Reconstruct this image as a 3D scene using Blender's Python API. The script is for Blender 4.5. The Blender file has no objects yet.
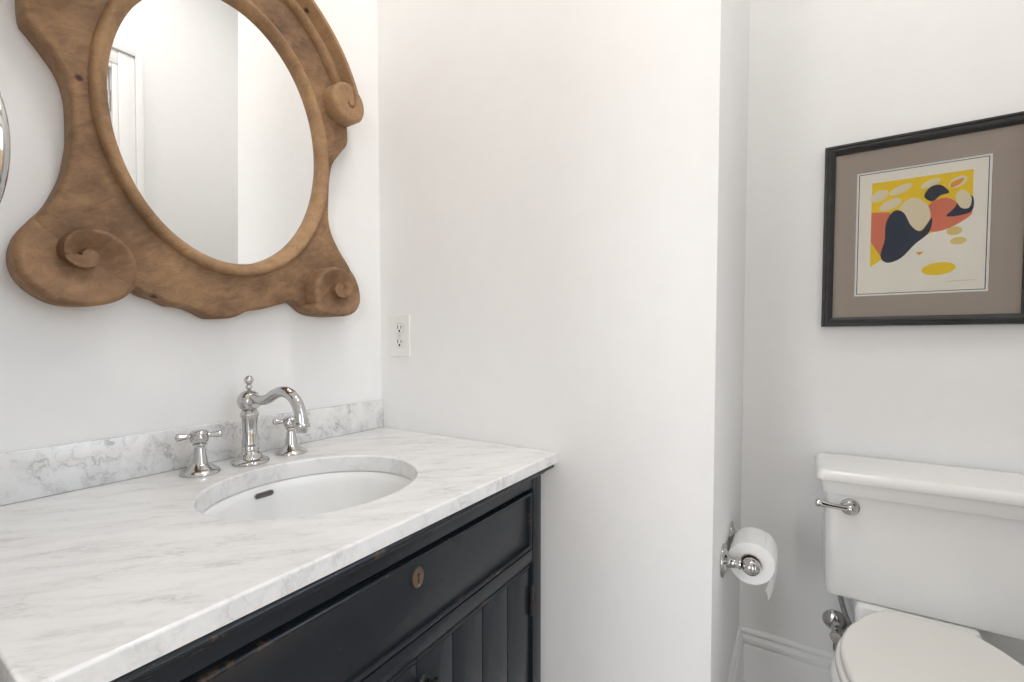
import bpy, bmesh, math, random
from mathutils import Vector, Matrix
from mathutils import noise as mnoise
sc = bpy.context.scene
COL = sc.collection
PI = math.pi

# ------------------------------------------------------------------ camera
cam_data = bpy.data.cameras.new('camera')
cam = bpy.data.objects.new('camera', cam_data)
COL.objects.link(cam)
Rr = Vector((0.846080545, 0.533054747, -0.000590812))
Uu = -Vector((0.018778460, -0.030913363, -0.999345653))
Ff = Vector((-0.532724208, 0.845515820, -0.036165141))
m = Matrix.Identity(4)
for i in range(3):
    m[i][0], m[i][1], m[i][2] = Rr[i], Uu[i], -Ff[i]
m[0][3], m[1][3], m[2][3] = 0.0, 0.0, 1.05
cam.matrix_world = m
cam_data.sensor_width = 36.0
cam_data.lens = 456.43 / 1024 * 36.0
cam_data.shift_y = 16.28 / 1024
cam_data.clip_start = 0.01
sc.camera = cam

# ------------------------------------------------------------------ world, lights, exposure
sc.view_settings.view_transform = 'Standard'
sc.view_settings.look = 'None'
sc.view_settings.gamma = 1.0
sc.view_settings.use_curve_mapping = False
sc.view_settings.exposure = 0.57
world = bpy.data.worlds.new('sky')
sc.world = world
world.use_nodes = True
wbg = world.node_tree.nodes['Background']
wn, wl = world.node_tree.nodes, world.node_tree.links
wtc = wn.new('ShaderNodeTexCoord')
wsx = wn.new('ShaderNodeSeparateXYZ')
wl.new(wtc.outputs['Generated'], wsx.inputs[0])
wmr = wn.new('ShaderNodeMapRange')
wmr.inputs['From Min'].default_value = -1.0
wl.new(wsx.outputs['Z'], wmr.inputs['Value'])
wrp = wn.new('ShaderNodeValToRGB')
we = wrp.color_ramp.elements
for _ in range(3):
    we.new(0.5)
for e_, (p_, c_) in zip(we, ((0.0, (0.20, 0.13, 0.08)), (0.485, (0.36, 0.24, 0.14)), (0.515, (0.95, 0.97, 1.0)), (0.62, (0.74, 0.86, 1.0)), (1.0, (0.48, 0.68, 1.0)))):
    e_.position = p_
    e_.color = (*c_, 1)
wl.new(wmr.outputs[0], wrp.inputs[0])
wl.new(wrp.outputs[0], wbg.inputs[0])
wbg.inputs[1].default_value = 2.7


def area(name, loc, target, sx, sy, power, color, spread=180):
    d = bpy.data.lights.new(name, 'AREA')
    d.shape = 'RECTANGLE'
    d.size, d.size_y = sx, sy
    d.energy = power
    d.color = color
    d.spread = math.radians(spread)
    o = bpy.data.objects.new(name, d)
    COL.objects.link(o)
    o.location = loc
    o.rotation_euler = (Vector(target) - Vector(loc)).to_track_quat('-Z', 'Y').to_euler()
    return o


# daylight of the hall window behind the doorway, and of the side window opposite the vanity
area('hall_window_daylight', (-1.13, -2.86, 1.45), (-0.45, 0.0, 1.25), 0.7, 1.7, 16, (1.0, 0.995, 0.985))
area('hall_patio_daylight', (1.85, -2.86, 1.35), (0.2, 0.0, 1.2), 0.9, 1.9, 26, (1.0, 0.985, 0.96))
# round ceiling lamp over the vanity, and an added fill light before the toilet


def lamp(name, x, y, size, power, color):
    d = bpy.data.lights.new(name, 'AREA')
    d.shape = 'DISK'
    d.size, d.energy, d.color = size, power, color
    o = bpy.data.objects.new(name, d)
    COL.objects.link(o)
    o.location = (x, y, 2.97)


lamp('vanity_lamp_glow', -0.36, 0.56, 0.26, 5.2, (1.0, 0.945, 0.89))
lamp('alcove_fill_light', 0.16, 0.78, 0.26, 4.3, (1.0, 0.98, 0.955))  # added source that brightens the alcove, no known lamp there

# ------------------------------------------------------------------ materials


def nt(name):
    mt = bpy.data.materials.new(name)
    mt.use_nodes = True
    return mt, mt.node_tree.nodes, mt.node_tree.links, mt.node_tree.nodes['Principled BSDF']


def setp(b, **k):
    for key, v in k.items():
        b.inputs[key.replace('_', ' ')].default_value = v


def N(n, typ, **k):
    x = n.new(typ)
    for key, v in k.items():
        if key in x.inputs.keys():
            x.inputs[key].default_value = v
        else:
            setattr(x, key, v)
    return x


def ramp(n, stops, interp='LINEAR'):
    r = n.new('ShaderNodeValToRGB')
    r.color_ramp.interpolation = interp
    e = r.color_ramp.elements
    while len(e) < len(stops):
        e.new(0.5)
    for i, (p, c) in enumerate(stops):
        e[i].position = p
        e[i].color = (*c, 1) if len(c) == 3 else c
    return r


def coords(n, l, scale=(1, 1, 1), rot=(0, 0, 0)):
    """object coordinates turned by rot, then stretched by 1 / scale along the turned axes"""
    t = n.new('ShaderNodeTexCoord')
    mp = n.new('ShaderNodeMapping')
    mp.vector_type = 'TEXTURE'
    mp.inputs['Scale'].default_value = tuple(1.0 / c for c in scale)
    mp.inputs['Rotation'].default_value = rot
    l.new(t.outputs['Object'], mp.inputs[0])
    return mp.outputs[0]


def plain(name, col, rough=0.5, metal=0.0, bump=0.0, bscale=60.0, coat=0.0, var=0.03, **k):
    """a paint, ceramic or metal with a slight procedural mottling of tone and gloss"""
    mt, n, l, b = nt(name)
    setp(b, Roughness=rough, Metallic=metal, Coat_Weight=coat, **k)
    co = coords(n, l)
    nz = N(n, 'ShaderNodeTexNoise', Scale=bscale * 0.12, Detail=4.0)
    l.new(co, nz.inputs['Vector'])
    lo_ = [max(0, c * (1 - var)) for c in col]
    hi_ = [min(1, c * (1 + var)) for c in col]
    r = ramp(n, [(0.3, lo_), (0.7, hi_)])
    l.new(nz.outputs[0], r.inputs[0])
    l.new(r.outputs[0], b.inputs['Base Color'])
    if bump:
        nb = N(n, 'ShaderNodeTexNoise', Scale=bscale, Detail=3.0)
        l.new(co, nb.inputs['Vector'])
        bp = N(n, 'ShaderNodeBump', Strength=bump, Distance=0.002)
        l.new(nb.outputs[0], bp.inputs['Height'])
        l.new(bp.outputs[0], b.inputs['Normal'])
    return mt


M = {}
M['wall'] = plain('wall_paint', (0.85, 0.85, 0.845), 0.55, bump=0.06, bscale=180, var=0.008)
M['ceiling'] = plain('ceiling_paint', (0.85, 0.845, 0.83), 0.7, bump=0.05, bscale=150, var=0.01)
M['trim'] = plain('trim_gloss_paint', (0.83, 0.83, 0.825), 0.28, var=0.01)
M['chrome'] = plain('polished_nickel', (0.56, 0.555, 0.545), 0.06, 1.0, var=0.02)
M['steel'] = plain('braided_steel', (0.36, 0.36, 0.36), 0.35, 1.0, bump=0.6, bscale=900, var=0.2)
M['porcelain'] = plain('white_porcelain', (0.86, 0.86, 0.85), 0.10, coat=0.4, var=0.01)
M['seat'] = plain('toilet_seat_plastic', (0.80, 0.79, 0.755), 0.22, var=0.01)
M['plastic'] = plain('outlet_plastic', (0.82, 0.815, 0.79), 0.3, var=0.01)
M['dark'] = plain('dark_slot', (0.012, 0.011, 0.010), 0.6, var=0.1)
M['brass'] = plain('aged_brass', (0.15, 0.095, 0.065), 0.45, 0.5, bump=0.3, bscale=400, var=0.25)
M['hinge'] = plain('tarnished_hinge', (0.030, 0.021, 0.016), 0.5, 0.2, bump=0.3, bscale=500, var=0.4)
M['iron'] = plain('black_iron', (0.015, 0.014, 0.014), 0.35, 0.3, var=0.2)
M['paper'] = plain('tissue_paper', (0.87, 0.87, 0.86), 0.95, bump=0.35, bscale=500, var=0.01)
M['card'] = plain('roll_card', (0.42, 0.33, 0.24), 0.9, var=0.05)
M['frame_black'] = plain('black_frame_wood', (0.018, 0.018, 0.019), 0.45, bump=0.3, bscale=300, var=0.3)
M['mat'] = plain('taupe_mat_board', (0.44, 0.375, 0.325), 0.9, bump=0.1, bscale=800, var=0.02)
M['mat_edge'] = plain('mat_bevel_white', (0.95, 0.945, 0.92), 0.8, var=0.01)
M['line'] = plain('mat_line_grey', (0.09, 0.085, 0.08), 0.8, var=0.02)
M['cream'] = plain('print_cream', (0.94, 0.905, 0.82), 0.85, var=0.02)
M['cream2'] = plain('print_pale_cream', (0.86, 0.76, 0.55), 0.85, var=0.03)
M['yellow'] = plain('print_yellow', (0.94, 0.66, 0.03), 0.85, var=0.04)
M['navy'] = plain('print_navy', (0.035, 0.045, 0.075), 0.85, var=0.1)
M['coral'] = plain('print_coral', (0.78, 0.22, 0.13), 0.85, var=0.06)
M['ochre'] = plain('print_ochre', (0.78, 0.62, 0.24), 0.85, var=0.05)
M['orange'] = plain('print_orange', (0.85, 0.36, 0.05), 0.85, var=0.05)
M['pencil'] = plain('pencil_grey', (0.30, 0.28, 0.27), 0.9, var=0.05)
M['silver'] = plain('mirror_silver', (0.90, 0.905, 0.90), 0.004, 1.0, var=0.002)
M['floor'] = plain('floor_tile', (0.42, 0.40, 0.38), 0.35, var=0.1)


def mat_marble(name, scale, rot, veincol, amount, streak):
    mt, n, l, b = nt(name)
    setp(b, Roughness=0.16, Coat_Weight=0.15)
    co = coords(n, l, scale, rot)
    warp = N(n, 'ShaderNodeTexNoise', Scale=1.6, Detail=5.0, Roughness=0.6)
    l.new(co, warp.inputs['Vector'])
    sub = N(n, 'ShaderNodeVectorMath', operation='SCALE')
    sub.inputs['Scale'].default_value = streak
    l.new(warp.outputs['Color'], sub.inputs[0])
    add = N(n, 'ShaderNodeVectorMath', operation='ADD')
    l.new(co, add.inputs[0])
    l.new(sub.outputs[0], add.inputs[1])

    def vein(sc_, lo, hi, w):
        nz = N(n, 'ShaderNodeTexNoise', Scale=sc_, Detail=6.0, Roughness=0.55)
        l.new(add.outputs[0], nz.inputs['Vector'])
        s = N(n, 'ShaderNodeMath', operation='SUBTRACT')
        s.inputs[1].default_value = 0.5
        l.new(nz.outputs[0], s.inputs[0])
        a = N(n, 'ShaderNodeMath', operation='ABSOLUTE')
        l.new(s.outputs[0], a.inputs[0])
        r = ramp(n, [(lo, (w, w, w)), (hi, (0, 0, 0))])
        l.new(a.outputs[0], r.inputs[0])
        return r.outputs[0]
    v1 = vein(1.5, 0.0, 0.024, 1.0)
    v2 = vein(3.4, 0.0, 0.045, 0.6)
    cl = N(n, 'ShaderNodeTexNoise', Scale=2.2, Detail=4.0, Roughness=0.5)
    l.new(add.outputs[0], cl.inputs['Vector'])
    msk = ramp(n, [(0.40, (0, 0, 0)), (0.68, (1, 1, 1))])
    l.new(cl.outputs[0], msk.inputs[0])
    mx = N(n, 'ShaderNodeMath', operation='MAXIMUM')
    l.new(v1, mx.inputs[0])
    l.new(v2, mx.inputs[1])
    ml = N(n, 'ShaderNodeMath', operation='MULTIPLY')
    l.new(mx.outputs[0], ml.inputs[0])
    l.new(msk.outputs[0], ml.inputs[1])
    cloud = N(n, 'ShaderNodeMath', operation='MULTIPLY')
    cloud.inputs[1].default_value = 0.28
    l.new(msk.outputs[0], cloud.inputs[0])
    tot = N(n, 'ShaderNodeMath', operation='ADD')
    l.new(ml.outputs[0], tot.inputs[0])
    l.new(cloud.outputs[0], tot.inputs[1])
    am = N(n, 'ShaderNodeMath', operation='MULTIPLY', use_clamp=True)
    am.inputs[1].default_value = amount
    l.new(tot.outputs[0], am.inputs[0])
    mix = N(n, 'ShaderNodeMix', data_type='RGBA')
    mix.inputs['A'].default_value = (0.80, 0.795, 0.785, 1)
    mix.inputs['B'].default_value = (*veincol, 1)
    l.new(am.outputs[0], mix.inputs['Factor'])
    l.new(mix.outputs['Result'], b.inputs['Base Color'])
    return mt


M['marble'] = mat_marble('carrara_marble_top', (17.0, 4.2, 9.0), (0, 0, math.radians(-44)), (0.40, 0.39, 0.385), 0.52, 0.6)
M['marble_splash'] = mat_marble('carrara_marble_splash', (11.0, 11.0, 9.0), (0.3, 0.5, 0.2), (0.33, 0.33, 0.335), 0.85, 0.7)


def mat_wood(name, dark, mid, light, scale=(1, 1, 1), rot=(0, 0, 0), fmix=0.36):
    mt, n, l, b = nt(name)
    setp(b, Roughness=0.62, Specular_IOR_Level=0.3)
    co = coords(n, l, scale, rot)
    base = coords(n, l)
    big = N(n, 'ShaderNodeTexNoise', Scale=6.0, Detail=7.0, Roughness=0.62)
    l.new(base, big.inputs['Vector'])
    fine = N(n, 'ShaderNodeTexNoise', Scale=3.0, Detail=7.0, Roughness=0.7, Distortion=0.8)
    l.new(co, fine.inputs['Vector'])
    mixf = N(n, 'ShaderNodeMix', data_type='FLOAT')
    mixf.inputs['Factor'].default_value = fmix
    l.new(big.outputs[0], mixf.inputs['A'])
    l.new(fine.outputs[0], mixf.inputs['B'])
    r = ramp(n, [(0.36, dark), (0.50, mid), (0.64, light)])
    l.new(mixf.outputs['Result'], r.inputs[0])
    # hairline cracks (dark) and scratches (pale)
    cracks = []
    for sc2, seedv, wdt in ((5.0, 0.0, 0.006), (7.5, 3.1, 0.007)):
        co2 = coords(n, l, (3.0, 0.9, 4.5), (0.25 + 0.1 * seedv, 0.0, 0.0))
        cn = N(n, 'ShaderNodeTexNoise', Scale=sc2, Detail=3.0, Roughness=0.5)
        l.new(co2, cn.inputs['Vector'])
        c1 = N(n, 'ShaderNodeMath', operation='SUBTRACT')
        c1.inputs[1].default_value = 0.47
        l.new(cn.outputs[0], c1.inputs[0])
        c2 = N(n, 'ShaderNodeMath', operation='ABSOLUTE')
        l.new(c1.outputs[0], c2.inputs[0])
        c3 = ramp(n, [(0.0, (1, 1, 1)), (wdt, (0, 0, 0))])
        l.new(c2.outputs[0], c3.inputs[0])
        c4 = N(n, 'ShaderNodeMath', operation='MULTIPLY')
        c4.inputs[1].default_value = 0.26
        l.new(c3.outputs[0], c4.inputs[0])
        cracks.append(c4.outputs[0])
    col_out = r.outputs[0]
    for fac, cc in ((cracks[0], tuple(0.55 * c for c in dark)), (cracks[1], tuple(min(1, 1.25 * c) for c in light))):
        mc = N(n, 'ShaderNodeMix', data_type='RGBA')
        mc.inputs['B'].default_value = (*cc, 1)
        l.new(fac, mc.inputs['Factor'])
        l.new(col_out, mc.inputs['A'])
        col_out = mc.outputs['Result']
    # knots and nail marks
    vor = N(n, 'ShaderNodeTexVoronoi', Scale=11.0, Randomness=1.0)
    l.new(base, vor.inputs['Vector'])
    kr = ramp(n, [(0.0, (1, 1, 1)), (0.045, (0.9, 0.9, 0.9)), (0.08, (0, 0, 0))])
    l.new(vor.outputs['Distance'], kr.inputs[0])
    mix = N(n, 'ShaderNodeMix', data_type='RGBA')
    mix.inputs['B'].default_value = (0.05, 0.025, 0.015, 1)
    l.new(kr.outputs[0], mix.inputs['Factor'])
    l.new(col_out, mix.inputs['A'])
    l.new(mix.outputs['Result'], b.inputs['Base Color'])
    bp = N(n, 'ShaderNodeBump', Strength=0.5, Distance=0.002)
    l.new(fine.outputs[0], bp.inputs['Height'])
    l.new(bp.outputs[0], b.inputs['Normal'])
    return mt


M['wood'] = mat_wood('weathered_pine', (0.115, 0.066, 0.037), (0.235, 0.137, 0.074), (0.38, 0.228, 0.118), (8, 8, 16), (0.35, 0, 0))
M['wood_ring'] = mat_wood('weathered_pine_moulding', (0.19, 0.112, 0.060), (0.32, 0.192, 0.100), (0.45, 0.28, 0.145), (10, 10, 10))
M['wood_scroll'] = mat_wood('weathered_pine_scroll', (0.15, 0.084, 0.046), (0.26, 0.151, 0.082), (0.40, 0.235, 0.120), (9, 9, 18), (0.7, 0, 0.4))


def mat_cabinet(name, wear, thr):
    mt, n, l, b = nt(name)
    setp(b, Roughness=0.3, Specular_IOR_Level=0.36)
    co = coords(n, l)
    nz = N(n, 'ShaderNodeTexNoise', Scale=16.0, Detail=8.0, Roughness=0.72)
    l.new(co, nz.inputs['Vector'])
    r = ramp(n, [(0.0, (0.013, 0.0165, 0.021)), (thr, (0.016, 0.0195, 0.0245)), (thr + 0.05, wear)])
    l.new(nz.outputs[0], r.inputs[0])
    sp = N(n, 'ShaderNodeTexNoise', Scale=95.0, Detail=2.0)
    l.new(co, sp.inputs['Vector'])
    sr = ramp(n, [(0.76, (0, 0, 0)), (0.80, (1, 1, 1))])
    l.new(sp.outputs[0], sr.inputs[0])
    mix = N(n, 'ShaderNodeMix', data_type='RGBA')
    mix.inputs['B'].default_value = (0.10, 0.10, 0.11, 1)
    l.new(sr.outputs[0], mix.inputs['Factor'])
    l.new(r.outputs[0], mix.inputs['A'])
    l.new(mix.outputs['Result'], b.inputs['Base Color'])
    b.inputs['Roughness'].default_value = 0.27
    return mt


M['cab'] = mat_cabinet('black_cabinet_paint', (0.018, 0.0215, 0.027), 0.62)
M['cab_worn'] = mat_cabinet('black_cabinet_paint_worn', (0.075, 0.050, 0.034), 0.59)


def mat_glass(name, tint, refl):
    """thin clear pane: mostly see-through with a fresnel reflection"""
    mt = bpy.data.materials.new(name)
    mt.use_nodes = True
    n, l = mt.node_tree.nodes, mt.node_tree.links
    n.clear()
    out = n.new('ShaderNodeOutputMaterial')
    tr = N(n, 'ShaderNodeBsdfTransparent', Color=(*tint, 1))
    gl = N(n, 'ShaderNodeBsdfGlossy', Roughness=0.01)
    fr = N(n, 'ShaderNodeFresnel', IOR=refl)
    mx = n.new('ShaderNodeMixShader')
    l.new(fr.outputs[0], mx.inputs[0])
    l.new(tr.outputs[0], mx.inputs[1])
    l.new(gl.outputs[0], mx.inputs[2])
    l.new(mx.outputs[0], out.inputs[0])
    return mt


M['pane'] = mat_glass('picture_glass', (0.995, 0.998, 0.995), 1.24)
M['window_pane'] = mat_glass('window_glass', (0.97, 0.98, 0.98), 1.45)

# ------------------------------------------------------------------ mesh helpers


def link(name, me, mats, parent=None, sharp=38, weighted=False):
    o = bpy.data.objects.new(name, me)
    COL.objects.link(o)
    for mt in (mats if isinstance(mats, (list, tuple)) else [mats]):
        me.materials.append(mt)
    me.shade_smooth()
    me.set_sharp_from_angle(angle=math.radians(sharp))
    if weighted:
        w = o.modifiers.new('normals', 'WEIGHTED_NORMAL')
        w.keep_sharp = True
    if parent is not None:
        o.parent = parent
        o.matrix_parent_inverse = parent.matrix_world.inverted()
    return o


def obj(name, bm, mats, parent=None, sharp=38, weighted=False):
    bmesh.ops.recalc_face_normals(bm, faces=bm.faces)
    me = bpy.data.meshes.new(name)
    bm.to_mesh(me)
    bm.free()
    return link(name, me, mats, parent, sharp, weighted)


def thing(name, label, cat, loc, group=None):
    o = bpy.data.objects.new(name, None)
    COL.objects.link(o)
    o.location = loc
    o.matrix_world = Matrix.Translation(loc)
    o['label'] = label
    o['category'] = cat
    if group:
        o['group'] = group
    return o


def tag(o, label, cat, group=None):
    o['label'] = label
    o['category'] = cat
    if group:
        o['group'] = group
    return o


def struct(o):
    o['kind'] = 'structure'
    return o


def box(bm, x0, x1, y0, y1, z0, z1, bev=0.0, seg=2):
    r = bmesh.ops.create_cube(bm, size=1.0)
    vs = r['verts']
    for v in vs:
        v.co = Vector((x0 if v.co.x < 0 else x1, y0 if v.co.y < 0 else y1, z0 if v.co.z < 0 else z1))
    if bev:
        es = list({e for v in vs for e in v.link_edges})
        bmesh.ops.bevel(bm, geom=es, offset=bev, segments=seg, affect='EDGES', profile=0.5)


def newbox(*a, **k):
    bm = bmesh.new()
    box(bm, *a, **k)
    return bm


def frame_of(axis):
    a = Vector(axis).normalized()
    t = Vector((0, 0, 1)) if abs(a.z) < 0.9 else Vector((1, 0, 0))
    u = a.cross(t).normalized()
    return a, u, a.cross(u)


def lathe(bm, prof, origin, axis=(0, 0, 1), n=40):
    """prof: (radius, height along axis); closed where the radius is 0"""
    a, u, w = frame_of(axis)
    o = Vector(origin)
    rings = []
    for r, h in prof:
        c = o + a * h
        if r < 1e-6:
            rings.append([bm.verts.new(c)])
        else:
            rings.append([bm.verts.new(c + (u * math.cos(2 * PI * i / n) + w * math.sin(2 * PI * i / n)) * r) for i in range(n)])
    for A, B in zip(rings, rings[1:]):
        for i in range(n):
            j = (i + 1) % n
            if len(A) == 1 and len(B) == 1:
                continue
            if len(A) == 1:
                bm.faces.new((A[0], B[j], B[i]))
            elif len(B) == 1:
                bm.faces.new((A[i], A[j], B[0]))
            else:
                bm.faces.new((A[i], A[j], B[j], B[i]))
    for R in (rings[0], rings[-1]):
        if len(R) > 1:
            bm.faces.new(R)


def tube(bm, pts, radii, n=20, cap=True):
    pts = [Vector(p) for p in pts]
    if not isinstance(radii, (list, tuple)):
        radii = [radii] * len(pts)
    prev = None
    rings = []
    for i, p in enumerate(pts):
        d = (pts[min(i + 1, len(pts) - 1)] - pts[max(i - 1, 0)]).normalized()
        if prev is None:
            _, u, w = frame_of(d)
        else:
            u = (prev - d * prev.dot(d)).normalized()
            w = d.cross(u)
        prev = u
        rings.append([bm.verts.new(p + (u * math.cos(2 * PI * k / n) + w * math.sin(2 * PI * k / n)) * radii[i]) for k in range(n)])
    for A, B in zip(rings, rings[1:]):
        for k in range(n):
            j = (k + 1) % n
            bm.faces.new((A[k], A[j], B[j], B[k]))
    if cap:
        bm.faces.new(rings[0])
        bm.faces.new(rings[-1])


def smooth_path(pts, sub=8, closed=False):
    """Catmull-Rom through 2-D or 3-D points (tuples); works on any tuple length"""
    n = len(pts)
    out = []
    rng = range(n if closed else n - 1)
    for i in rng:
        g = (lambda k: pts[k % n]) if closed else (lambda k: pts[max(0, min(n - 1, k))])
        p0, p1, p2, p3 = g(i - 1), g(i), g(i + 1), g(i + 2)
        for s in range(sub):
            t = s / sub
            out.append(tuple(0.5 * ((2 * b) + (-a + c) * t + (2 * a - 5 * b + 4 * c - d) * t * t + (-a + 3 * b - 3 * c + d) * t ** 3)
                             for a, b, c, d in zip(p0, p1, p2, p3)))
    if not closed:
        out.append(tuple(pts[-1]))
    return out


def slab(bm, loops, to3, h0, h1, bev0=0.0, bev1=0.0, seg=3, mat=0):
    """solid from 2-D loops (first outer, others holes) between heights h0 and h1; to3(u, v, h); bev1 rounds the h1 rim, bev0 the h0 rim"""
    t = bmesh.new()
    edges = []
    for lp in loops:
        vs = [t.verts.new((u, v, h0)) for u, v in lp]
        for i in range(len(vs)):
            edges.append(t.edges.new((vs[i], vs[(i + 1) % len(vs)])))
    bmesh.ops.triangle_fill(t, use_beauty=True, edges=edges)
    ex = bmesh.ops.extrude_face_region(t, geom=list(t.faces))
    for v in [g for g in ex['geom'] if isinstance(g, bmesh.types.BMVert)]:
        v.co.z = h1
    bmesh.ops.recalc_face_normals(t, faces=t.faces)
    for hh, bv in ((h1, bev1), (h0, bev0)):
        if bv:
            es = []
            for e in t.edges:
                if all(abs(v.co.z - hh) < 1e-7 for v in e.verts) and len(e.link_faces) == 2:
                    if abs(abs(e.link_faces[0].normal.z) - abs(e.link_faces[1].normal.z)) > 0.5:
                        es.append(e)
            bmesh.ops.bevel(t, geom=es, offset=bv, segments=seg, affect='EDGES', profile=0.5, clamp_overlap=False)
    mp = {}
    for v in t.verts:
        mp[v] = bm.verts.new(to3(v.co.x, v.co.y, v.co.z))
    for f in t.faces:
        try:
            nf = bm.faces.new([mp[v] for v in f.verts])
            nf.material_index = mat
        except ValueError:
            pass
    t.free()


def sweep_closed(bm, path, prof, closed=True):
    """path: list of (point, outward, up); prof: list of (outward offset, up offset); profile is closed"""
    rings = []
    for p, o, u in path:
        rings.append([bm.verts.new(Vector(p) + Vector(o) * a + Vector(u) * b) for a, b in prof])
    k = len(prof)
    n = len(rings)
    for i in range(n if closed else n - 1):
        A, B = rings[i], rings[(i + 1) % n]
        for j in range(k):
            q = (j + 1) % k
            bm.faces.new((A[j], A[q], B[q], B[j]))
    if not closed:
        bm.faces.new(rings[0])
        bm.faces.new(rings[-1])


def loft(bm, secs, cap=True):
    rings = [[bm.verts.new(p) for p in s] for s in secs]
    n = len(rings[0])
    for A, B in zip(rings, rings[1:]):
        for i in range(n):
            j = (i + 1) % n
            bm.faces.new((A[i], A[j], B[j], B[i]))
    if cap:
        bm.faces.new(rings[0])
        bm.faces.new(rings[-1])


def rrect(x0, x1, y0, y1, r, n=7):
    pts = []
    for cx, cy, a0 in ((x1 - r, y0 + r, -PI / 2), (x1 - r, y1 - r, 0), (x0 + r, y1 - r, PI / 2), (x0 + r, y0 + r, PI)):
        for i in range(n):
            a = a0 + PI / 2 * i / (n - 1)
            pts.append((cx + r * math.cos(a), cy + r * math.sin(a)))
    return pts


def ellipse(cx, cy, rx, ry, n=72, rot=0.0):
    c, s = math.cos(rot), math.sin(rot)
    return [(cx + rx * math.cos(2 * PI * i / n) * c - ry * math.sin(2 * PI * i / n) * s,
             cy + rx * math.cos(2 * PI * i / n) * s + ry * math.sin(2 * PI * i / n) * c) for i in range(n)]


# ------------------------------------------------------------------ dimensions (metres)
XM = -1.0608      # plane the mirror outline is measured from
XW = -1.0700      # face of the vanity wall
YM = 0.955        # face of the partition
XP = -0.137       # outer corner of the partition
YB = 1.48         # alcove back wall
XR = 0.70         # right wall
YF = 0.03         # inside face of the doorway wall
ZC = 3.0
ZT = 0.79         # top of the marble

# ------------------------------------------------------------------ setting
struct(obj('floor', newbox(XW - 0.1, XR + 0.1, YF - 0.13, YB + 0.1, -0.10, 0.0), M['floor']))
struct(obj('ceiling', newbox(XW - 0.1, XR + 0.1, YF - 0.13, YB + 0.1, ZC, ZC + 0.1), M['ceiling']))
struct(obj('wall_left', newbox(XW - 0.1, XW, YF - 0.13, YB + 0.1, 0, ZC), M['wall']))
struct(obj('wall_partition', newbox(XW, XP, YM, YB, 0, ZC), M['wall']))
struct(obj('wall_back', newbox(XW, XR + 0.1, YB, YB + 0.1, 0, ZC), M['wall']))
DW0, DW1, DWH = -0.555, 0.58, 2.08     # doorway the camera stands in
bm = bmesh.new()
box(bm, XW, DW0, YF - 0.13, YF, 0, ZC)
box(bm, DW1, XR + 0.1, YF - 0.13, YF, 0, ZC)
box(bm, DW0, DW1, YF - 0.13, YF, DWH, ZC)
struct(obj('wall_front', bm, M['wall']))
# right wall with a second door
D0, D1, DH = 0.03, 0.785, 2.245
bm = bmesh.new()
box(bm, XR, XR + 0.1, D1, YB, 0, ZC)
box(bm, XR, XR + 0.1, D0, D1, DH, ZC)
struct(obj('wall_right', bm, M['wall']))


def casing(bm, xs, y0, y1, zt, w=0.115):
    """stepped door casing on the face x = xs, projecting to -x"""
    for a, b, t in ((0.0, 0.022, 0.012), (0.022, 0.085, 0.016), (0.085, w, 0.028)):
        box(bm, xs - t, xs, y1 + a, y1 + b, 0, zt + b, 0.003)
        if y0 - b > YF:
            box(bm, xs - t, xs, y0 - b, y0 - a, 0, zt + b, 0.003)
        box(bm, xs - t, xs, y0 - a, y1 + a, zt + a, zt + b, 0.003)


bm = bmesh.new()
casing(bm, XR, D0, D1, DH)
struct(obj('trim_1', bm, M['trim']))
bm = bmesh.new()
dx0, dx1 = XR + 0.022, XR + 0.062
ST = 0.075
box(bm, dx0, dx1, D0 + 0.004, D0 + ST, 0.008, DH - 0.004, 0.002)
box(bm, dx0, dx1, D1 - ST, D1 - 0.004, 0.008, DH - 0.004, 0.002)
box(bm, dx0, dx1, D0 + ST, D1 - ST, 0.008, 0.30, 0.002)
box(bm, dx0, dx1, D0 + ST, D1 - ST, DH - 0.11, DH - 0.004, 0.002)
door = struct(obj('door_1', bm, M['trim']))
obj('door_pane', newbox(XR + 0.039, XR + 0.045, D0 + ST, D1 - ST, 0.30, DH - 0.11), M['window_pane'], door)
bm = bmesh.new()
for hz in (0.25, 1.2, 2.10):
    tube(bm, [(XR + 0.012, D1 - 0.006, hz - 0.045), (XR + 0.012, D1 - 0.006, hz + 0.045)], 0.008, 12)
obj('door_hinge', bm, M['chrome'], door)
bm = bmesh.new()
lathe(bm, [(0.0, 0), (0.030, 0), (0.030, 0.006), (0.012, 0.010), (0.010, 0.035), (0.024, 0.042), (0.028, 0.056), (0.020, 0.068), (0, 0.071)],
      (XR + 0.022, D0 + 0.06, 1.0), (-1, 0, 0), 28)
obj('door_knob', bm, M['chrome'], door)

# baseboards: tall, with a moulded cap
BP = [(0.0, 0.0), (0.016, 0.0), (0.016, 0.158), (0.0145, 0.163), (0.0095, 0.1655), (0.0095, 0.1675), (0.0140, 0.170), (0.0150, 0.176), (0.0135, 0.183), (0.0085, 0.1885), (0.0065, 0.190), (0.0065, 0.1915), (0.0095, 0.194), (0.0100, 0.199), (0.0080, 0.2045), (0.004, 0.208), (0.0, 0.208)]


def base_run(name, p0, p1, nrm):
    bm = bmesh.new()
    sweep_closed(bm, [(p0, nrm, (0, 0, 1)), (p1, nrm, (0, 0, 1))], BP, closed=False)
    struct(obj(name, bm, M['trim'], sharp=25))


base_run('baseboard_back', (XP, YB, 0), (XR, YB, 0), (0, -1, 0))
base_run('baseboard_partition', (XP, YM, 0), (XP, YB - 0.0, 0), (1, 0, 0))
base_run('baseboard_middle', (-0.50, YM, 0), (XP + 0.015, YM, 0), (0, -1, 0))
base_run('baseboard_right', (XR, D1 + 0.116, 0), (XR, YB - 0.0, 0), (-1, 0, 0))

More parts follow.
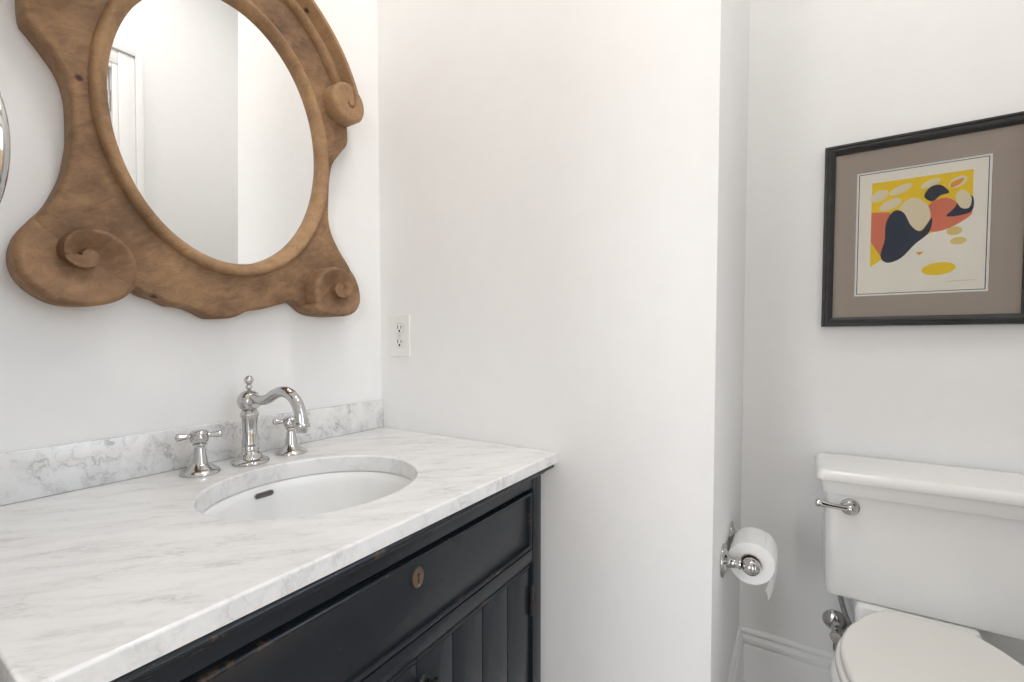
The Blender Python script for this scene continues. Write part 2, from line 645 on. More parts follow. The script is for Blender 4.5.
# hall beyond the doorway (it is what the chrome, the picture glass and the lacquer mirror)
HX0, HX1, HY0, HY1, HZ = -2.6, 2.4, -3.0, YF - 0.13, 2.9
struct(obj('floor_hall', newbox(HX0 - 0.1, HX1 + 0.1, HY0 - 0.1, HY1, -0.10, 0.0), plain('hall_oak_floor', (0.33, 0.20, 0.11), 0.35, var=0.2)))
struct(obj('ceiling_hall', newbox(HX0 - 0.1, HX1 + 0.1, HY0 - 0.1, HY1, HZ, HZ + 0.1), M['ceiling']))
struct(obj('wall_hall_left', newbox(HX0 - 0.1, HX0, HY0, HY1, 0, HZ), M['wall']))
struct(obj('wall_hall_right', newbox(HX1, HX1 + 0.1, HY0, HY1, 0, HZ), M['wall']))
bm = bmesh.new()
box(bm, HX0, XW - 0.1, HY1, HY1 + 0.1, 0, HZ)
box(bm, XR + 0.1, HX1, HY1, HY1 + 0.1, 0, HZ)
struct(obj('wall_hall_front', bm, M['wall']))
WIN = [(-1.65, -0.6, 0.55, 2.35), (1.35, 2.3, 0.12, 2.35)]
bm = bmesh.new()
xs = [HX0] + [v for w_ in WIN for v in w_[:2]] + [HX1]
for a, b in ((xs[0], xs[1]), (xs[2], xs[3]), (xs[4], xs[5])):
    box(bm, a, b, HY0 - 0.1, HY0, 0, HZ)
for a, b, z0, z1 in WIN:
    box(bm, a, b, HY0 - 0.1, HY0, 0, z0)
    box(bm, a, b, HY0 - 0.1, HY0, z1, HZ)
struct(obj('wall_hall_back', bm, M['wall']))
for i, (a, b, z0, z1) in enumerate(WIN):
    bm = bmesh.new()
    for q in ((a, a + 0.05, z0, z1), (b - 0.05, b, z0, z1), (a + 0.05, b - 0.05, z0, z0 + 0.05), (a + 0.05, b - 0.05, z1 - 0.05, z1),
              ((a + b) / 2 - 0.025, (a + b) / 2 + 0.025, z0 + 0.05, z1 - 0.05)):
        box(bm, q[0], q[1], HY0 - 0.08, HY0 - 0.03, q[2], q[3], 0.004)
    w = struct(obj('window_%d' % (i + 1), bm, M['trim']))
    obj('window_pane', newbox(a + 0.05, b - 0.05, HY0 - 0.058, HY0 - 0.052, z0 + 0.05, z1 - 0.05), M['window_pane'], w)

# ------------------------------------------------------------------ vanity cabinet
XF = -0.507
CY0, CY1 = 0.107, 0.933
SW = 0.038
van = thing('vanity_cabinet', 'black painted antique vanity cabinet with a keyhole drawer and plank doors', 'cabinet', (-0.78, 0.52, 0))
bm = bmesh.new()
CT = 0.7650
box(bm, XF - 0.03, XF, CY0, CY0 + SW, 0.0, CT, 0.002)
box(bm, XF - 0.03, XF, CY1 - SW, CY1, 0.0, CT, 0.002)
box(bm, XF - 0.03, XF - 0.001, CY0 + SW, CY1 - SW, 0.716, CT, 0.0015)
box(bm, XF - 0.03, XF - 0.001, CY0 + SW, CY1 - SW, 0.546, 0.574, 0.0015)
box(bm, XF - 0.03, XF - 0.001, CY0 + SW, CY1 - SW, 0.07, 0.115, 0.0015)
for y in (CY0, CY1 - 0.02):
    box(bm, XW + 0.012, XF - 0.03, y, y + 0.02, 0.05, CT)
box(bm, XW + 0.002, XW + 0.012, CY0, CY1, 0.05, CT)
box(bm, XW + 0.012, XF - 0.03, CY0 + 0.02, CY1 - 0.02, 0.07, 0.09)
for y in (CY0, CY1 - SW):
    box(bm, XW + 0.012, XW + 0.05, y, y + SW, 0.0, 0.06)
obj('cabinet_frame', bm, M['cab'], van)
# moulding under the marble: bullnose over a cove
prof = [(0.0, 0.0), (0.004, 0.0), (0.006, 0.006), (0.011, 0.010), (0.013, 0.0115), (0.021, 0.012), (0.0265, 0.0155), (0.0275, 0.020), (0.0255, 0.0245), (0.021, 0.026), (0.0, 0.026)]
bm = bmesh.new()
s2 = math.sqrt(2)
Z0 = 0.7392
path = [((XF, CY1 + 0.012, Z0), (1, 0, 0), (0, 0, 1)), ((XF, CY0, Z0), (1, -1, 0), (0, 0, 1)), ((XW + 0.005, CY0, Z0), (0, -1, 0), (0, 0, 1))]
sweep_closed(bm, path, prof, closed=False)
obj('top_moulding', bm, M['cab_worn'], van, sharp=50)


def bead_frame(bm, y0, y1, z0, z1, x, w=0.007, t=0.006):
    """rounded cock bead round an opening on the face x"""
    c = [(y0, z0, -1, -1), (y1, z0, 1, -1), (y1, z1, 1, 1), (y0, z1, -1, 1)]
    pr = [(0, 0), (-w, 0), (-w, t * 0.6), (-w * 0.75, t * 0.9), (-w * 0.5, t), (-w * 0.25, t * 0.9), (0, t * 0.6)]
    path = [((x, y, z), (0, a, b), (1, 0, 0)) for y, z, a, b in c]
    sweep_closed(bm, path, pr)


OY0, OY1 = CY0 + SW, CY1 - SW
dr = obj('drawer', newbox(XF - 0.03, XF - 0.004, OY0 + 0.006, OY1 - 0.007, 0.5785, 0.7085, 0.002), M['cab'], van)
bm = bmesh.new()
bead_frame(bm, OY0 + 0.006, OY1 - 0.007, 0.5785, 0.7085, XF - 0.005, 0.008, 0.008)
obj('cock_bead', bm, M['cab_worn'], dr, sharp=60)
bm = bmesh.new()


def on_face(x):
    return lambda u, v, h: (x + h, u, v)


def keyhole(cy, cz, k=1.0):
    pts = []
    for i in range(15):
        a = math.radians(-60 + 300 * i / 14)
        pts.append((cy + 0.0034 * k * math.cos(a), cz + 0.004 + 0.0034 * k * math.sin(a)))
    pts += [(cy - 0.0026 * k, cz - 0.009), (cy + 0.0026 * k, cz - 0.009)]
    return pts


slab(bm, [ellipse(0.526, 0.672, 0.0125, 0.0165, 40), keyhole(0.526, 0.672)], on_face(XF - 0.004), 0.0, 0.0035, 0, 0.0012)
es = obj('escutcheon', bm, M['brass'], dr)
es['label'] = 'worn brass oval keyhole plate'
bm = bmesh.new()
slab(bm, [keyhole(0.526, 0.672, 1.05)], on_face(XF - 0.0045), 0.0, 0.0012)
obj('keyhole', bm, M['dark'], es)
bm = bmesh.new()
lathe(bm, [(0, 0), (0.0016, 0), (0.0016, 0.0008), (0, 0.0014)], (XF - 0.0008, 0.526, 0.6595), (1, 0, 0), 12)
obj('pin', bm, M['chrome'], es)
# two doors of beaded planks meeting in the middle
DZ0, DZ1 = 0.118, 0.541
for s, (a, b) in ((0, (OY0 + 0.004, 0.5235)), (1, (0.5255, OY1 - 0.009))):
    bm = bmesh.new()
    n = 4
    wdt = (b - a) / n
    for i in range(n):
        box(bm, XF - 0.024, XF - 0.006, a + i * wdt + (0.0011 if i else 0), a + (i + 1) * wdt - (0.0011 if i < n - 1 else 0), DZ0, DZ1 - 0.010, 0.0012)
    box(bm, XF - 0.028, XF - 0.0095, a, b, DZ0, DZ1 - 0.012)
    dd = obj('door', bm, M['cab'], van)
    bm = bmesh.new()
    tube(bm, [(XF - 0.0085, a, DZ1 - 0.005), (XF - 0.0085, b, DZ1 - 0.005)], 0.0045, 14)
    obj('top_bead', bm, M['cab_worn'], dd, sharp=60)
    hy = a - 0.003 if s == 0 else b + 0.0045
    for hz in (0.20, 0.455):
        bm = bmesh.new()
        for k in range(5):
            z0 = hz - 0.029 + k * 0.0118
            tube(bm, [(XF - 0.001, hy, z0), (XF - 0.001, hy, z0 + 0.0112)], 0.0048, 14)
        for e in (-0.031, 0.031):
            lathe(bm, [(0.0046, -0.002), (0.0038, 0.001), (0.0022, 0.003), (0, 0.0036)], (XF - 0.001, hy, hz + e), (0, 0, 1 if e > 0 else -1), 14)
        h = obj('hinge', bm, M['hinge'], dd)
        h['label'] = 'dark worn metal hinge'
bm = bmesh.new()
lathe(bm, [(0, 0), (0.011, 0), (0.010, 0.003), (0.006, 0.006), (0.0055, 0.014), (0.010, 0.018), (0.0135, 0.023), (0.0125, 0.029), (0.006, 0.033), (0, 0.034)], (XF - 0.006, 0.541, 0.492), (1, 0, 0), 28)
obj('knob', bm, M['iron'], dd)

# ------------------------------------------------------------------ marble top with its splash, and the sink
SX1 = -0.479
SY0, SY1 = 0.086, YM - 0.001
top = thing('marble_countertop', 'white grey-veined marble countertop and backsplash on the black vanity', 'countertop', (-0.77, 0.52, ZT - 0.0245))
BCX, BCY, BRX, BRY = -0.755, 0.519, 0.171, 0.191
bm = bmesh.new()
outer = []
rc = [(XW + 0.001, SY0), (SX1 - 0.004, SY0), (SX1 + 0.005, SY1), (XW + 0.001, SY1)]
for i in range(4):
    p, q = rc[i], rc[(i + 1) % 4]
    for k in range(10):
        outer.append((p[0] + (q[0] - p[0]) * k / 10, p[1] + (q[1] - p[1]) * k / 10))
slab(bm, [outer, ellipse(BCX, BCY, BRX, BRY, 96)], lambda u, v, h: (u, v, h), ZT - 0.0245, ZT, 0, 0.004)
slab(bm, [ellipse(BCX, BCY, BRX + 0.014, BRY + 0.014, 96), ellipse(BCX, BCY, BRX, BRY, 96)], lambda u, v, h: (u, v, h), ZT - 0.0345, ZT - 0.0245)
obj('stone_slab', bm, M['marble'], top, weighted=True)
obj('backsplash', newbox(XW + 0.0008, XW + 0.0105, SY0, SY1, ZT + 0.0003, ZT + 0.0825, 0.002), M['marble_splash'], top)

sink = thing('sink', 'white oval undermount sink basin let into the marble top', 'sink', (BCX, BCY, 0.60))
bm = bmesh.new()
secs = []
cz = ZT - 0.035
nb = 96
inner = [(1.03, 0.0), (0.995, -0.004), (0.975, -0.020), (0.955, -0.045), (0.915, -0.075), (0.84, -0.102), (0.72, -0.122), (0.55, -0.134), (0.35, -0.140), (0.115, -0.1425)]
outerp = [(0.115, -0.153), (0.40, -0.151), (0.62, -0.145), (0.80, -0.130), (0.93, -0.105), (1.00, -0.070), (1.03, -0.035), (1.045, -0.012), (1.10, -0.010), (1.10, 0.0)]
prf = inner + outerp
for k, z in prf:
    secs.append([(BCX + BRX * k * math.cos(2 * PI * i / nb), BCY + BRY * k * math.sin(2 * PI * i / nb), cz + z) for i in range(nb)])
loft(bm, secs + [secs[0]], cap=False)
bmesh.ops.remove_doubles(bm, verts=bm.verts, dist=1e-6)
obj('basin', bm, plain('basin_porcelain', (0.87, 0.87, 0.86), 0.24, var=0.01), sink, sharp=60)
bm = bmesh.new()
lathe(bm, [(0.0, -0.002), (0.008, -0.002), (0.015, 0.0005), (0.021, 0.002), (0.023, 0.0005), (0.0195, -0.003), (0.0185, -0.011), (0, -0.011)], (BCX, BCY, cz - 0.1415), (0, 0, 1), 36)
obj('drain', bm, M['chrome'], sink)
# overflow slot in the back wall of the basin
bm = bmesh.new()
oy, ox, oz = 0.510, -0.9155, cz - 0.0185
slot = rrect(oy - 0.019, oy + 0.019, oz - 0.0046, oz + 0.0046, 0.0045, 8)


def on_basin(u, v, h):
    t = (u - BCY) / BRY
    k = 0.9775 + (v - (cz - 0.0165)) * 0.9
    return (BCX - BRX * math.sqrt(max(0, k * k - t * t)) + h, u, v)


slab(bm, [slot], on_basin, -0.001, 0.0009)
ov = obj('overflow', bm, plain('overflow_shadow_metal', (0.14, 0.14, 0.138), 0.35, 0.6), sink)
ov['label'] = 'dark overflow slot'
bm = bmesh.new()
ring_o = rrect(oy - 0.0205, oy + 0.0205, oz - 0.0058, oz + 0.0058, 0.0057, 8)
slab(bm, [ring_o, slot], on_basin, -0.001, 0.0014)
obj('overflow_rim', bm, M['chrome'], ov)

# ------------------------------------------------------------------ faucet and taps
fx, fy = -0.990, 0.521
fau = thing('faucet', 'polished nickel gooseneck faucet with ball top between the two cross taps', 'faucet', (fx, fy, ZT))
bm = bmesh.new()
lathe(bm, [(0, 0), (0.0350, 0), (0.0362, 0.0020), (0.0352, 0.0058), (0.0295, 0.0085), (0.0245, 0.0110), (0.0225, 0.0150), (0.0212, 0.0195), (0.0180, 0.0232), (0.0158, 0.0248), (0.0155, 0.0262), (0.0168, 0.0275), (0.0172, 0.029), (0.0165, 0.0315),
           (0.0155, 0.033), (0.0160, 0.038), (0.0155, 0.044), (0.0145, 0.055), (0.0140, 0.072), (0.0145, 0.086), (0.0155, 0.094), (0.0160, 0.099), (0.0175, 0.101), (0.0182, 0.104), (0.0175, 0.107), (0.0160, 0.1085), (0.0160, 0.1115),
           (0.0125, 0.114), (0, 0.114)], (fx, fy, ZT), n=48)
obj('faucet_body', bm, M['chrome'], fau, sharp=70)
bm = bmesh.new()
bz = ZT + 0.1325
lathe(bm, [(0.0232 * math.sin(PI * i / 24), -0.0232 * math.cos(PI * i / 24)) for i in range(25)], (fx, fy, bz), n=40)
obj('ball', bm, M['chrome'], fau, sharp=70)
bm = bmesh.new()
lathe(bm, [(0, 0.018), (0.0032, 0.018), (0.0030, 0.0245), (0.0060, 0.0265), (0.0066, 0.0295), (0.0058, 0.0325), (0.0042, 0.034), (0.0050, 0.0358), (0.0075, 0.0385), (0.0089, 0.0425), (0.0089, 0.0460), (0.0075, 0.0500), (0.0048, 0.0528), (0, 0.0540)], (fx, fy, bz), n=28)
obj('finial', bm, M['chrome'], fau, sharp=70)
bm = bmesh.new()
sp = [(-0.972, 0.930), (-0.953, 0.9275), (-0.935, 0.9275), (-0.917, 0.9325), (-0.899, 0.9405), (-0.881, 0.947), (-0.862, 0.9495), (-0.843, 0.9465), (-0.826, 0.937), (-0.814, 0.922), (-0.807, 0.905), (-0.8045, 0.889)]
sp = smooth_path([(x, z) for x, z in sp], 5)
rad = [0.0098 + 0.0012 * min(1, i / 30) for i in range(len(sp))]
tube(bm, [(x, fy, z) for x, z in sp], rad, 24)
obj('spout', bm, M['chrome'], fau, sharp=70)
bm = bmesh.new()
lathe(bm, [(0.0120, 0.008), (0.0142, 0.006), (0.0148, 0.002), (0.0138, -0.001), (0.0105, -0.002), (0.0098, -0.011), (0.0085, -0.012), (0.008, -0.006), (0, -0.006)], (-0.8043, fy, 0.886), (0.05, 0, 1), 32)
obj('aerator', bm, M['chrome'], fau, sharp=60)
bm = bmesh.new()
lathe(bm, [(0, 0), (0.0125, 0), (0.0130, 0.003), (0.0118, 0.006), (0.0105, 0.010), (0, 0.010)], (fx + 0.0185, fy, bz - 0.003), (1, 0, 0), 28)
obj('spout_collar', bm, M['chrome'], fau, sharp=60)


def tap(name, x, y, rot, label):
    t = thing(name, label, 'tap', (x, y, ZT), 'cross taps on the marble top')
    bm = bmesh.new()
    lathe(bm, [(0, 0), (0.0335, 0), (0.0345, 0.0020), (0.0332, 0.0055), (0.0265, 0.0100), (0.0205, 0.0145), (0.0172, 0.0180), (0.0138, 0.0205), (0.0128, 0.0230), (0.0118, 0.0320), (0.0102, 0.0430), (0.0096, 0.0490), (0.0090, 0.0510), (0.0092, 0.0545), (0.0118, 0.0565), (0.0122, 0.0585), (0.0105, 0.0602), (0.0085, 0.0612), (0, 0.0612)], (x, y, ZT), n=44)
    obj('tap_base', bm, M['chrome'], t, sharp=70)
    bm = bmesh.new()
    hz = ZT + 0.0745
    lathe(bm, [(0, -0.0145), (0.0100, -0.0145), (0.0148, -0.0115), (0.0162, -0.006), (0.0152, 0.003), (0.0160, 0.0065), (0.0140, 0.0100), (0.008, 0.0115), (0, 0.012)], (x, y, hz), n=32)
    obj('hub', bm, M['chrome'], t, sharp=60)
    for k in range(4):
        a = rot + k * PI / 2
        d = (math.cos(a), math.sin(a), 0)
        bm = bmesh.new()
        lathe(bm, [(0, 0.008), (0.0062, 0.010), (0.0052, 0.014), (0.0048, 0.018), (0.0055, 0.023), (0.0066, 0.029), (0.0072, 0.032), (0.0075, 0.0345), (0.0065, 0.0368), (0.0030, 0.0383), (0, 0.0385)], (x, y, hz), d, 22)
        obj('arm', bm, M['chrome'], t, sharp=60)


tap('hot_tap', -0.992, 0.425, math.radians(68), 'polished nickel cross-handle tap on the far side of the faucet from the wall outlet')
tap('cold_tap', -0.994, 0.6165, math.radians(50), 'polished nickel cross-handle tap partly behind the faucet spout, nearest the wall outlet')

# ------------------------------------------------------------------ the carved oval mirror
mir = thing('wall_mirror', 'oval mirror in a carved brown wood frame with scrolls, hung above the vanity', 'mirror', (XW, 0.516, 1.49))


def wallmap(u, v, h):
    return (XM + h, u, v)


half = [(0.814, 1.60), (0.812, 1.572), (0.789, 1.540), (0.766, 1.505), (0.757, 1.465), (0.753, 1.412), (0.752, 1.362), (0.761, 1.326), (0.783, 1.288), (0.812, 1.251), (0.829, 1.217), (0.833, 1.186), (0.824, 1.152), (0.797, 1.126),
        (0.760, 1.114), (0.720, 1.113), (0.690, 1.119), (0.667, 1.135), (0.650, 1.144)]
apron = [(0.614, 1.134), (0.587, 1.125), (0.564, 1.119), (0.543, 1.115), (0.522, 1.104), (0.503, 1.098), (0.477, 1.096), (0.462, 1.099), (0.445, 1.108), (0.428, 1.115), (0.408, 1.118), (0.396, 1.119), (0.377, 1.129), (0.354, 1.136), (0.337, 1.147)]
lft = [(0.314, 1.127), (0.290, 1.115), (0.265, 1.110), (0.236, 1.110), (0.215, 1.119), (0.197, 1.136), (0.187, 1.153), (0.183, 1.174), (0.184, 1.195), (0.191, 1.218), (0.206, 1.243), (0.225, 1.274), (0.243, 1.322), (0.251, 1.364), (0.254, 1.397), (0.254, 1.446), (0.250, 1.476),
       (0.242, 1.499), (0.229, 1.520), (0.213, 1.542), (0.204, 1.557), (0.203, 1.60)]
ARC_C, ARC_R = (0.511, 1.588), 0.320
archp = []
for i in range(0, 25):
    a = PI - (PI - 2 * 0.35) * i / 24 - 0.35
    archp.append((ARC_C[0] + ARC_R * 0.98 * math.cos(a), ARC_C[1] + ARC_R * math.sin(a)))
lft = [(y + 0.036 * y * max(0.0, min(1.0, (0.337 - y) / 0.08)), z) for y, z in lft]
outl = smooth_path(half + apron + lft, 3) + archp
# clockwise from the right shoulder down, along the apron and up the left side, then over the top
EC, ER, EROT = (0.5161, 1.4897), (0.2045, 0.2735), 0.0
E_GLASS = ellipse(EC[0], EC[1], ER[0] + 0.012, ER[1] + 0.012, 96)
bm = bmesh.new()
slab(bm, [outl, E_GLASS], wallmap, -0.0085, 0.034, 0, 0.008, 4)
obj('frame_board', bm, M['wood'], mir, weighted=True, sharp=50)
# oval moulding round the glass
bm = bmesh.new()
path = []
NR = 128
for i in range(NR):
    t = 2 * PI * i / NR
    p = Vector((XM, EC[0] + ER[0] * math.cos(t), EC[1] + ER[1] * math.sin(t)))
    nrm = Vector((0, math.cos(t) / ER[0], math.sin(t) / ER[1])).normalized()
    path.append((p, nrm, (1, 0, 0)))
rp = [(0.0, 0.005), (0.0, 0.030), (0.003, 0.036), (0.008, 0.042), (0.014, 0.047), (0.020, 0.0485), (0.025, 0.047), (0.0285, 0.043), (0.0300, 0.038), (0.0310, 0.030), (0.031, 0.020), (0.012, 0.005)]
sweep_closed(bm, path, [(a_ * 0.87, b_) for a_, b_ in rp])
obj('oval_moulding', bm, M['wood_ring'], mir, sharp=45)
bm = bmesh.new()
slab(bm, [ellipse(0, 0, ER[0] + 0.008, ER[1] + 0.008, 96)], lambda u, v, h: (h, u, v), 0.0, 0.004)
gl = obj('mirror_glass', bm, M['silver'])
gl.matrix_world = Matrix.Translation((XM + 0.0165, EC[0], EC[1])) @ Matrix.Rotation(math.radians(-0.96), 4, 'Z') @ Matrix.Rotation(math.radians(1.255), 4, 'Y')
gl.parent = mir
gl.matrix_parent_inverse = mir.matrix_world.inverted()


def sstep(a, b, x):
    t = max(0.0, min(1.0, (x - a) / (b - a)))
    return t * t * (3 - 2 * t)


def ray_out(c, a, poly):
    """distance from c along the angle a to the polygon"""
    d = (math.cos(a), math.sin(a))
    best = 0.0
    for i in range(len(poly)):
        p, q = poly[i], poly[(i + 1) % len(poly)]
        ex, ey = q[0] - p[0], q[1] - p[1]
        den = d[0] * ey - d[1] * ex
        if abs(den) < 1e-12:
            continue
        wx, wy = p[0] - c[0], p[1] - c[1]
        t = (wx * ey - wy * ex) / den
        u = (wx * d[1] - wy * d[0]) / den
        if t > 0 and -1e-9 <= u <= 1 + 1e-9 and (best == 0.0 or t < best):
            best = t
    return best


def volute(c, s0, b, notch, dirn, base, rise, step, turns, nth=216, nr=60):
    """carved volute: the arm runs down the outer side of the board, turns under and coils up inside; each further turn steps up"""
    bm = bmesh.new()
    cx, cy = c
    PA, PB = math.radians(112), math.radians(168)
    S = lambda f: s0 * math.exp(-b * f)
    grid = []
    for i in range(nth + 1):
        ph = 2 * PI * i / nth
        a = notch + dirn * ph
        out = min(ray_out(c, a, outl) + 0.0012, 0.115)
        if ph <= PA:
            B = S(ph)
        else:
            B = S(ph) + (out - S(ph)) * sstep(PA, PB, ph)
        if i == nth:
            B = max(B, S(2 * PI) + 0.005)
        row = []
        for j in range(nr + 1):
            r = max(B * (1 - (j / nr)), 1e-5)
            if ph > PA * 0 and r > S(ph) and B > S(ph) + 1e-6:
                fr = (B - r) / (B - S(ph))
                Phi, edge = ph, True
                F = sstep(PB - 0.25, PB + 2.3, ph)
            else:
                k = math.floor((math.log(max(S(ph), 1e-9)) - math.log(r)) / (2 * PI * b))
                k = max(k, 0)
                o_, i_ = S(ph + 2 * PI * k), S(ph + 2 * PI * (k + 1))
                fr = (o_ - r) / (o_ - i_)
                Phi, edge = ph + 2 * PI * (k + 1), k == 0 and ph <= PA
                F = 1.0
            if Phi > 2 * PI * (1 + turns):
                h = base + rise + step * 0.75
            else:
                h = base + F * (rise + step * (0.95 - 0.95 * sstep(0.0, 1.0, fr)))
                if Phi > 2 * PI and not edge and fr < 0.06:
                    h -= step * 0.8 * (1 - fr / 0.06)
            rim = (1 - min(1.0, (j / nr) * B / 0.009))
            h -= 0.006 * rim * rim
            h -= 0.005 * (1 - sstep(0.0, 0.12, F))
            row.append(bm.verts.new((XM + h, cx + r * math.cos(a), cy + r * math.sin(a))))
        grid.append(row)
    for A, B_ in zip(grid, grid[1:]):
        for j in range(nr):
            bm.faces.new((A[j], A[j + 1], B_[j + 1], B_[j]))
    low = [bm.verts.new((XM + 0.006, row[0].co.y, row[0].co.z)) for row in grid]
    for i in range(len(grid) - 1):
        bm.faces.new((grid[i][0], grid[i + 1][0], low[i + 1], low[i]))
    lc = bm.verts.new((XM + 0.006, cx, cy))
    for i in range(len(low) - 1):
        bm.faces.new((low[i], low[i + 1], lc))
    for row, l_ in ((grid[0], low[0]), (grid[-1], low[-1])):
        bm.faces.new([v for v in row] + [lc, l_])
    bmesh.ops.remove_doubles(bm, verts=bm.verts, dist=5e-6)
    return obj('scroll', bm, M['wood_scroll'], mir, sharp=48)


# lower volutes
volute((0.271, 1.193), 0.076, 0.235, math.radians(-38), 1, 0.034, 0.010, 0.018, 0.62)
volute((0.750, 1.184), 0.080, 0.225, math.radians(212), -1, 0.034, 0.029, 0.020, 0.72)

# arched top moulding with rolled ends
ARM = (0.511, 1.586)
bm = bmesh.new()
path = []
for i in range(81):
    a = math.radians(12 + 156 * i / 80)
    path.append(((XM, ARM[0] + 0.340 * math.cos(a), ARM[1] + 0.340 * math.sin(a)), (0, math.cos(a), math.sin(a)), (1, 0, 0)))
ap = [(0.0, 0.006), (0.0, 0.052), (-0.003, 0.060), (-0.010, 0.066), (-0.018, 0.066), (-0.024, 0.058), (-0.0275, 0.044), (-0.031, 0.041), (-0.036, 0.046), (-0.044, 0.050), (-0.051, 0.048), (-0.055, 0.043), (-0.0575, 0.036), (-0.058, 0.006)]
sweep_closed(bm, path, ap, closed=False)
obj('arch_moulding', bm, M['wood_ring'], mir, sharp=40)


def rolled_end(c, sgn, r=0.0485, nth=160, nr=40):
    """disc with a hooked groove where the moulding curls in on itself"""
    cx, cy = c
    hook = smooth_path([(0.010, 0.050), (0.013, 0.034), (0.017, 0.018), (0.0185, 0.004), (0.013, -0.007), (0.003, -0.009), (-0.003, -0.003)], 8)
    bm = bmesh.new()
    grid = []
    for i in range(nth):
        a = 2 * PI * i / nth
        row = []
        for j in range(nr + 1):
            q = r * (1 - j / nr) if j < nr else 1e-5
            u, v = q * math.cos(a), q * math.sin(a)
            d = min(math.hypot(u - x, v - y) for x, y in hook)
            e = max(0.0, 1 - (r - q) / 0.009)
            h = 0.074 - 0.0065 * math.exp(-(d / 0.0028) ** 2) - 0.006 * e * e
            row.append(bm.verts.new((XM + h, cx + sgn * u, cy + v)))
        grid.append(row)
    low = [bm.verts.new((XM + 0.03, g_[0].co.y, g_[0].co.z)) for g_ in grid]
    for i in range(nth):
        k = (i + 1) % nth
        for j in range(nr):
            bm.faces.new((grid[i][j], grid[i][j + 1], grid[k][j + 1], grid[k][j]))
        bm.faces.new((grid[i][0], grid[k][0], low[k], low[i]))
    bm.faces.new(low)
    bmesh.ops.remove_doubles(bm, verts=bm.verts, dist=2e-5)
    return obj('scroll', bm, M['wood_ring'], mir, sharp=50)


rolled_end((0.7885, 1.661), 1)
rolled_end((0.2335, 1.661), -1)

# ------------------------------------------------------------------ chrome magnifying mirror at the left
sm = thing('shaving_mirror', 'round chrome magnifying mirror on a wall arm, at the left edge beside the carved mirror', 'mirror', (XW, 0.11, 1.326))
sc_ = Vector((-0.950, 0.131, 1.303))
sn = Vector((math.cos(math.radians(-80)), math.sin(math.radians(-80)), 0))
bm = bmesh.new()
lathe(bm, [(0.099, -0.004), (0.1015, 0.004), (0.105, 0.008), (0.110, 0.0085), (0.1135, 0.005), (0.1143, 0.0), (0.1135, -0.005), (0.103, -0.010), (0.085, -0.014), (0.05, -0.017), (0, -0.018)], sc_, sn, 72)
obj('rim', bm, M['chrome'], sm, sharp=60)
bm = bmesh.new()
lathe(bm, [(0, -0.006), (0.05, -0.0045), (0.101, 0.0005), (0.1015, -0.006)], sc_, sn, 72)
obj('mirror_glass', bm, M['silver'], sm)
bm = bmesh.new()
lathe(bm, [(0, 0), (0.032, 0), (0.032, 0.006), (0.022, 0.010), (0.012, 0.013), (0, 0.013)], (XW, 0.105, 1.326), (1, 0, 0), 36)
obj('wall_plate', bm, M['chrome'], sm)
bm = bmesh.new()
tube(bm, [(XW + 0.01, 0.105, 1.326), (XW + 0.05, 0.104, 1.326), (-0.985, 0.112, 1.326), tuple(sc_ - sn * 0.016)], 0.007, 16)
obj('arm', bm, M['chrome'], sm)

# ------------------------------------------------------------------ wall outlet
ou = thing('wall_outlet', 'small white duplex electrical outlet plate on the wall above the countertop', 'outlet', (-0.985, YM, 1.065))
OC = (-0.9845, 1.065)


def on_mid(u, v, h):
    return (u, YM - h, v)


bm = bmesh.new()
rec = [rrect(OC[0] - 0.0165, OC[0] + 0.0165, OC[1] + s * 0.0205 - 0.0145, OC[1] + s * 0.0205 + 0.0145, 0.0085, 6) for s in (1, -1)]
slab(bm, [rrect(OC[0] - 0.039, OC[0] + 0.039, OC[1] - 0.061, OC[1] + 0.061, 0.003, 4)] + rec, on_mid, 0.0005, 0.006, 0, 0.0022, 3)
obj('cover_plate', bm, M['plastic'], ou, weighted=True)
for s in (1, -1):
    zc = OC[1] + s * 0.0205
    slots = [rrect(OC[0] - 0.0086, OC[0] - 0.0050, zc - 0.0010, zc + 0.0095, 0.0005, 3), rrect(OC[0] + 0.0050, OC[0] + 0.0086, zc - 0.0010, zc + 0.0085, 0.0005, 3), ellipse(OC[0], zc - 0.0068, 0.0036, 0.0038, 14)]
    bm = bmesh.new()
    slab(bm, [rrect(OC[0] - 0.016, OC[0] + 0.016, zc - 0.014, zc + 0.014, 0.008, 6)] + slots, on_mid, 0.001, 0.0072, 0, 0.0005, 2)
    rc_ = obj('receptacle', bm, M['plastic'], ou, weighted=True)
    bm = bmesh.new()
    for sl in slots:
        slab(bm, [sl], on_mid, 0.001, 0.0062)
    obj('slots', bm, M['dark'], rc_)
bm = bmesh.new()
lathe(bm, [(0, 0), (0.0034, 0), (0.0030, 0.0010), (0, 0.0014)], (OC[0], YM - 0.006, OC[1]), (0, -1, 0), 16)
obj('screw', bm, M['chrome'], ou)

# ------------------------------------------------------------------ framed print
pic = thing('framed_picture', 'black framed abstract print in a taupe mat on the wall above the toilet', 'picture', (0.243, YB, 1.09))
PX0, PX1, PZ0, PZ1 = 0.0475, 0.440, 1.087, 1.552


def on_back(u, v, h):
    return (u, YB - h, v)


